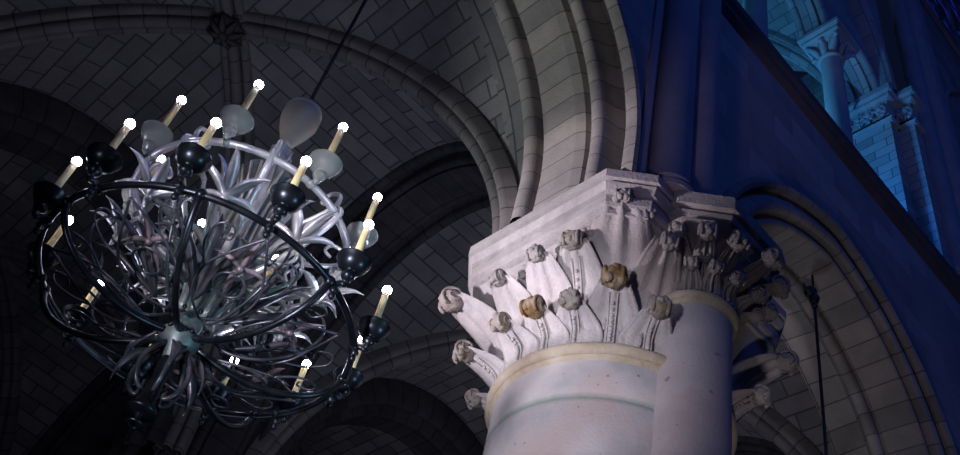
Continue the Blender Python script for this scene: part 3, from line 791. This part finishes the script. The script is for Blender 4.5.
# ================================================================== CHANDELIER
CHX, CHY, CHZ = 1.133, 3.552, 3.88
ch = empty('chandelier', (CHX, CHY, CHZ), 'ornate round chandelier of lit candle bulbs hung under the vault', 'chandelier')
z_ = lambda z: z - CHZ
def rz(P, a=0.0, off=0.0):
    """points (r, z) or (r, z, tangential) to chandelier space at angle a"""
    c, s = math.cos(a), math.sin(a); out = []
    for p in P:
        tg = (p[2] if len(p) > 2 else 0) + off
        out.append(Vector((p[0] * c - tg * s, p[0] * s + tg * c, p[1] - CHZ)))
    return out
def dup(o, rot, parent):
    c = o.copy(); COL.objects.link(c); c.parent = parent; c.rotation_euler = (0, 0, o.rotation_euler.z + rot)
    for g in o.children:
        d = g.copy(); COL.objects.link(d); d.parent = c
    return c
def around(o, angles):
    base = angles[0]
    o.rotation_euler = (0, 0, base)
    kids = list(o.children); out = [o]
    for a in angles[1:]:
        c = o.copy(); COL.objects.link(c); c.rotation_euler = (0, 0, a); out.append(c)
        for g in kids:
            d = g.copy(); COL.objects.link(d); d.parent = c
    return out
# suspension rod, hook and gourd
mb = MB(); tube(mb, [(0, 0, z_(6.10)), (0, 0, z_(9.745))], .011, 10)
lathe(mb, [(.0, z_(9.70)), (.05, z_(9.70)), (.06, z_(9.735)), (.06, z_(9.745)), (0, z_(9.745))], 16); mb.build('suspension_rod', 'cord', ch)
mb = MB(); lathe(mb, [(.0, z_(5.70)), (.03, z_(5.70)), (.034, z_(5.74)), (.055, z_(5.79)), (.085, z_(5.87)), (.105, z_(5.945)), (.106, z_(5.99)), (.099, z_(6.025))], 36); g = mb.build('gourd', 'gourd', ch)
mb = MB(); lathe(mb, [(.100, z_(6.016)), (.105, z_(6.025)), (.100, z_(6.045)), (.072, z_(6.08)), (.038, z_(6.098)), (.013, z_(6.105)), (.013, z_(6.14)), (0, z_(6.14))], 36); mb.build('cap', 'silver', g)
mb = MB(); lathe(mb, [(0, z_(5.56)), (.03, z_(5.57)), (.045, z_(5.60)), (.045, z_(5.63)), (.03, z_(5.65)), (.036, z_(5.68)), (.03, z_(5.71)), (0, z_(5.71))], 24)
for k in range(6):
    a = k * PI / 3; tube(mb, rz([(.03, 5.70), (.06, 5.66), (.055, 5.60), (.03, 5.58)], a), .008, 6)
mb.build('collar', 'silver', ch)
# stem
mb = MB(); lathe(mb, [(0, z_(4.20)), (.03, z_(4.21)), (.05, z_(4.26)), (.085, z_(4.30)), (.095, z_(4.34)), (.06, z_(4.38)), (.062, z_(4.42)), (.082, z_(4.50)), (.105, z_(4.62)), (.118, z_(4.74)), (.12, z_(4.84)), (.098, z_(4.88)), (.104, z_(4.92)), (.092, z_(4.96)), (.085, z_(5.05)), (.088, z_(5.18)), (.105, z_(5.30)), (.135, z_(5.40)), (.145, z_(5.425)), (.125, z_(5.42)), (.07, z_(5.30)), (.026, z_(5.28)), (.025, z_(5.58)), (0, z_(5.58))], 40)
stem = mb.build('stem', 'verdigris', ch, auto=50)
rv = None
for row, (zz, r) in enumerate(((4.46, .073), (4.56, .096), (4.68, .114), (4.80, .121), (4.335, .095))):
    for k in range(12):
        a = 2 * PI * (k + .5 * (row % 2)) / 12
        if rv is None:
            mb = MB(); ball(mb, (0, 0, 0), .0125, 8); rv = o = mb.build('rivet', 'black', stem)
        else: o = rv.copy(); COL.objects.link(o); o.parent = stem
        o.location = (r * math.cos(a), r * math.sin(a), z_(zz))
# gilded ribs and pale leaves clasping the stem
mb = MB(); tube(mb, rz(bez_chain([(.10, 4.90), (.094, 4.97), (.090, 5.08), (.094, 5.20), (.112, 5.31), (.146, 5.41)])), .0085, 6)
around(mb.build('gilt_rib', 'gilt', ch), [rad(22.5 * k) for k in range(16)])
mb = MB(); blade(mb, bez([rz([p])[0] for p in ((.075, 4.44), (.11, 4.58), (.14, 4.72), (.15, 4.88), (.19, 4.95))], 14), lambda t: max(.002, .036 * math.sin(PI * (.15 + .85 * t)) ** .8), (0, 1, 0), .010, .45)
tube(mb, rz(bez_chain([(.082, 4.46), (.115, 4.58), (.142, 4.72), (.155, 4.86)])), .007, 6)
around(mb.build('clasping_leaf', 'greygreen', ch), [rad(15 + 45 * k) for k in range(8)])

# rings
def torus(mb, R, r, z, seg=120, s2=10):
    P = [(R + r * math.cos(2 * PI * k / s2), z + r * math.sin(2 * PI * k / s2)) for k in range(s2 + 1)]
    return lathe(mb, P, seg)
mb = MB(); torus(mb, .718, .0155, z_(4.5)); ring = mb.build('lower_ring', 'black', ch)
mb = MB(); torus(mb, .534, .018, z_(5.04)); uring = mb.build('upper_ring', 'silver', ch); uring['label'] = 'silver upper ring'
# candle holders
def holder(R, zr, zc, zb, mat, name, big):
    """bracket knuckle on the ring, bowl, candle and bulb, built at angle 0"""
    mb = MB()
    ball(mb, (R - .0, 0, z_(zr)), .025, 12, (1.0, 1.0, .9))
    Ro = R + big['out']
    tube(mb, bez([(R, 0, z_(zr)), (R + .03, 0, z_(zr) + .02), (Ro, 0, z_(zc) - .09)], 6), .013, 8)
    prof = [(0, -.10), (.015, -.10), (.020, -.088), (.012, -.075), (.030, -.062), (.038, -.045), (.030, -.030), (.018, -.020), (.034, -.014), (.060, .002), (.077, .026), (.088, .058), (.092, .062), (.089, .065), (.083, .060), (.072, .030), (.052, .010), (.022, .002), (.022, .03), (.0, .03)]
    k = big['k']; lathe(mb, [(r * k, z * k) for r, z in prof], 28, (Ro, 0, z_(zc)))
    if big['pend']:
        lathe(mb, [(0, -.078), (.008, -.076), (.015, -.064), (.015, -.056), (.008, -.048), (.012, -.042), (.019, -.033), (.019, -.024), (.012, -.014), (.014, 0)], 18, (R + .015, 0, z_(zr)))
    cup = mb.build(name, mat, ch)
    mb = MB(); lathe(mb, [(.0, .0), (.0165, .0), (.016, zb - .012 - zc), (.011, zb - .004 - zc), (0, zb - .004 - zc)], 18, (Ro, 0, z_(zc))); cd = mb.build('candle', 'wax', cup)
    mb = MB(); ball(mb, (Ro, 0, z_(zb) + .016), .022, 16, (1, 1, 1.05)); mb.build('bulb', 'bulb', cup)
    return cup
c1 = holder(.718, 4.5, 4.585, 4.855, 'black', 'candle_cup', dict(out=.058, k=.84, pend=True))
around(c1, [rad(20 + 30 * k) for k in range(12)])
c2 = holder(.534, 5.04, 5.115, 5.435, 'glass', 'candle_cup', dict(out=.04, k=.88, pend=False))
for o in around(c2, [rad(2 + 45 * k) for k in range(8)]): o['label'] = 'clear glassy cup with candle'
# seven black arms from the lower ring to the hub
mb = MB(); P = bez([(r, 0, z_(z)) for r, z in ((.718, 4.5), (.67, 4.30), (.36, 4.20), (.07, 4.33))], 28); tube(mb, P, [.0170 - .003 * math.sin(PI * i / 28) for i in range(29)], 10)
ball(mb, (.718, 0, z_(4.5)), .026, 12)
arm = mb.build('arm', 'black', ch)
ARMS = [rad(185 + 360 / 7 * k) for k in range(7)]
around(arm, ARMS)
# scrollwork between the arms: heart-shaped curls and hoops rising from the hub
def spiral(c, r0, r1, a0, turns, n=30, plane='rz'):
    out = []
    for i in range(n + 1):
        t = i / n; a = a0 + turns * 2 * PI * t; r = r0 + (r1 - r0) * t; out.append((c[0] + r * math.cos(a), c[1] + r * math.sin(a)))
    return out
def scroll_mesh(kind):
    mb = MB()
    if kind == 0:      # upright C-scroll in the radial plane
        P = [(.09, 4.42), (.20, 4.34), (.36, 4.36), (.50, 4.46), (.56, 4.58), (.53, 4.68), (.45, 4.70), (.41, 4.64), (.44, 4.58), (.48, 4.60)]
        Q = bez_chain(P); tube(mb, rz(Q), [.0085 - .004 * i / (len(Q) - 1) for i in range(len(Q))], 7)
        P = [(.30, 4.36), (.33, 4.46), (.29, 4.55), (.22, 4.54), (.21, 4.48), (.25, 4.46)]
        Q = bez_chain(P); tube(mb, rz(Q), [.010 - .004 * i / (len(Q) - 1) for i in range(len(Q))], 7)
    else:              # flat tracery seen from below: two bowed stems meeting in a point, with a hoop
        for s in (-1, 1):
            P = [(.16, 4.36, 0), (.28, 4.36, .10 * s), (.42, 4.40, .13 * s), (.55, 4.45, .07 * s), (.66, 4.49, .0)]
            Q = bez_chain(P); tube(mb, rz(Q), .006, 7)
            P = [(.42, 4.40, .13 * s), (.50, 4.44, .19 * s), (.60, 4.47, .19 * s), (.62, 4.48, .13 * s), (.56, 4.47, .11 * s), (.54, 4.46, .15 * s)]
            Q = bez_chain(P); tube(mb, rz(Q), [.006 - .002 * i / (len(Q) - 1) for i in range(len(Q))], 7)
        c = (.40, 4.40); P = [(c[0] + .065 * math.cos(t * PI / 12), c[1] + .012 * math.cos(t * PI / 12), .065 * math.sin(t * PI / 12)) for t in range(25)]
        tube(mb, rz(P), .006, 7)
    return mb
MID = [rad(185 + 360 / 14 + 360 / 7 * k) for k in range(7)]
around(scroll_mesh(0).build('scroll', 'patina', ch), [a + .24 for a in MID])
around(scroll_mesh(1).build('tracery', 'patina', ch), MID)
# pointed leaf stars over the tracery
def leafstar(r, z, rr, tilt, n, w0, up):
    mb = MB()
    for k in range(n):
        a = 2 * PI * k / n; dx, dy = math.cos(a), math.sin(a)
        P = [(r + dx * rr * t, z + up * rr * math.sin(t * PI * .6) - tilt * t * t * rr + dx * rr * t * .4, dy * rr * t) for t in (0, .25, .5, .75, 1)]
        blade(mb, bez_chain_v(rz(P)), lance(w0), (-dy, dx, 0.01), .007, .25)
    ball(mb, rz([(r, z)])[0], .018, 10)
    return mb
around(leafstar(.45, 4.46, .14, .1, 4, .019, .2).build('leaf_star', 'copper', ch), MID)
def spray():
    mb = MB()
    for dz, tg, ln in ((.10, .0, 1.0), (.04, .10, .85), (.04, -.10, .85)):
        P = bez_chain([(.20, 4.40, 0), (.32, 4.43 + dz * .5, tg * .5), (.20 + .26 * ln, 4.46 + dz, tg), (.20 + .38 * ln, 4.44 + dz * 1.3, tg * 1.5)])
        blade(mb, rz(P), lambda t: max(.0015, .027 * math.sin(PI * min(1, .1 + .9 * t)) ** 1.1), rz([(0, CHZ, 1)])[0], .008, .5)
    return mb
around(spray().build('leaf_spray', 'patina', ch), [a + .12 for a in ARMS])
st = around(leafstar(.47, 4.76, .20, .2, 6, .028, .45).build('leaf_star', 'silver', ch), [rad(12 + 45 * k) for k in range(8)])
# silver arms carrying the upper ring
mb = MB(); Q = bez_chain([(.06, 4.72), (.16, 4.70), (.30, 4.76), (.44, 4.90), (.52, 5.00), (.545, 5.06), (.52, 5.10), (.48, 5.08), (.485, 5.04)]); tube(mb, rz(Q), [.021 - .010 * i / (len(Q) - 1) for i in range(len(Q))], 9)
Q = bez_chain([(.30, 4.76), (.36, 4.74), (.41, 4.77), (.40, 4.83), (.35, 4.83), (.345, 4.79)]); tube(mb, rz(Q), [.012 - .005 * i / (len(Q) - 1) for i in range(len(Q))], 7)
sa = mb.build('ring_arm', 'silver', ch); [o.__setitem__('label', 'silver arm to the upper ring') for o in around(sa, [rad(24 + 45 * k) for k in range(8)])]
# scrolls standing on the upper ring
mb = MB(); Q = bez_chain([(.33, 5.02), (.42, 5.06), (.50, 5.12), (.50, 5.20), (.44, 5.22), (.41, 5.17), (.45, 5.14)]); tube(mb, rz(Q), [.014 - .006 * i / (len(Q) - 1) for i in range(len(Q))], 8)
Q = bez_chain([(.33, 5.02), (.31, 4.96), (.33, 4.90)]); tube(mb, rz(Q), .010, 8)
around(mb.build('curl', 'silver', ch), [rad(24 + 45 * k) for k in range(8)])
# pale leaves rising around the trumpet of the stem
mb = MB(); blade(mb, bez([rz([p])[0] for p in ((.11, 4.90), (.17, 4.98), (.20, 5.14), (.22, 5.30), (.30, 5.30))], 14), lambda t: max(.002, .034 * math.sin(PI * (.2 + .8 * t)) ** .8), (0, 1, 0), .010, .5)
around(mb.build('tall_leaf', 'silver', ch), [rad(10 + 60 * k) for k in range(6)])
# leafy branches leaning out from the stem, each ending in a hooked tip
mb = MB(); Q = bez_chain([(.12, 4.70), (.22, 4.68), (.31, 4.73), (.37, 4.83), (.35, 4.91), (.30, 4.90), (.30, 4.85)]); tube(mb, rz(Q), [.015 - .008 * i / (len(Q) - 1) for i in range(len(Q))], 8)
for tg in (-.06, .06):
    blade(mb, rz(bez_chain([(.20, 4.69, 0), (.27, 4.72, tg * .7), (.33, 4.70, tg * 1.5), (.39, 4.64, tg * 2.0)])), lance(.026), rz([(0, CHZ, 1)])[0], .009, .5)
around(mb.build('branch', 'greygreen', ch), [rad(46 * k * 360 / 368 + 2) for k in range(8)])
# hub pendant: leaf crown, bell and ring
mb = MB(); Q = bez_chain([(.05, 4.28), (.09, 4.22), (.12, 4.13), (.10, 4.05), (.06, 4.02), (.055, 4.06)]); tube(mb, rz(Q), [.014 - .006 * i / (len(Q) - 1) for i in range(len(Q))], 8)
blade(mb, bez([rz([p])[0] for p in ((.08, 4.24), (.15, 4.22), (.20, 4.14), (.19, 4.06))], 10), lance(.035), (0, 1, 0), .008, .4)
around(mb.build('pendant_leaf', 'patina', ch), [rad(60 * k + 15) for k in range(6)])
mb = MB(); lathe(mb, [(.0, z_(3.90)), (.012, z_(3.90)), (.016, z_(3.92)), (.035, z_(3.93)), (.062, z_(3.935)), (.066, z_(3.95)), (.045, z_(3.97)), (.036, z_(4.02)), (.03, z_(4.10)), (.038, z_(4.18)), (.028, z_(4.25))], 28)
torus(mb, .03, .007, 0, 24, 8); mb.build('finial', 'black', ch)

# ================================================================== HANGING LAMP in the far arch
hl = empty('hanging_lamp', (5.97, 3.2, 4.6), 'thin dark rod hanging from a bracket under the far right arch', 'lamp')
zb = 8.50 - 4.6
mb = MB(); tube(mb, [(0, 0, .35), (0, 0, zb)], .014, 8); mb.build('rod', 'cord', hl)
mb = MB(); tube(mb, [(-.13, 0, zb + .03), (.02, 0, zb + .02)], .02, 8); ball(mb, (0, 0, zb), .05, 12, (1, 1, 1.3)); ball(mb, (-.02, .02, zb + .08), .06, 12); tube(mb, [(0, 0, zb), (0, 0, zb + .45)], .012, 6)
ball(mb, (0, 0, zb - .09), .03, 10); mb.build('bracket', 'cord', hl)
mb = MB(); lathe(mb, [(.0, .38), (.04, .37), (.10, .28), (.16, .08), (.17, .02), (.16, .02), (.09, .26), (0, .33)], 24); mb.build('shade', 'cord', hl)
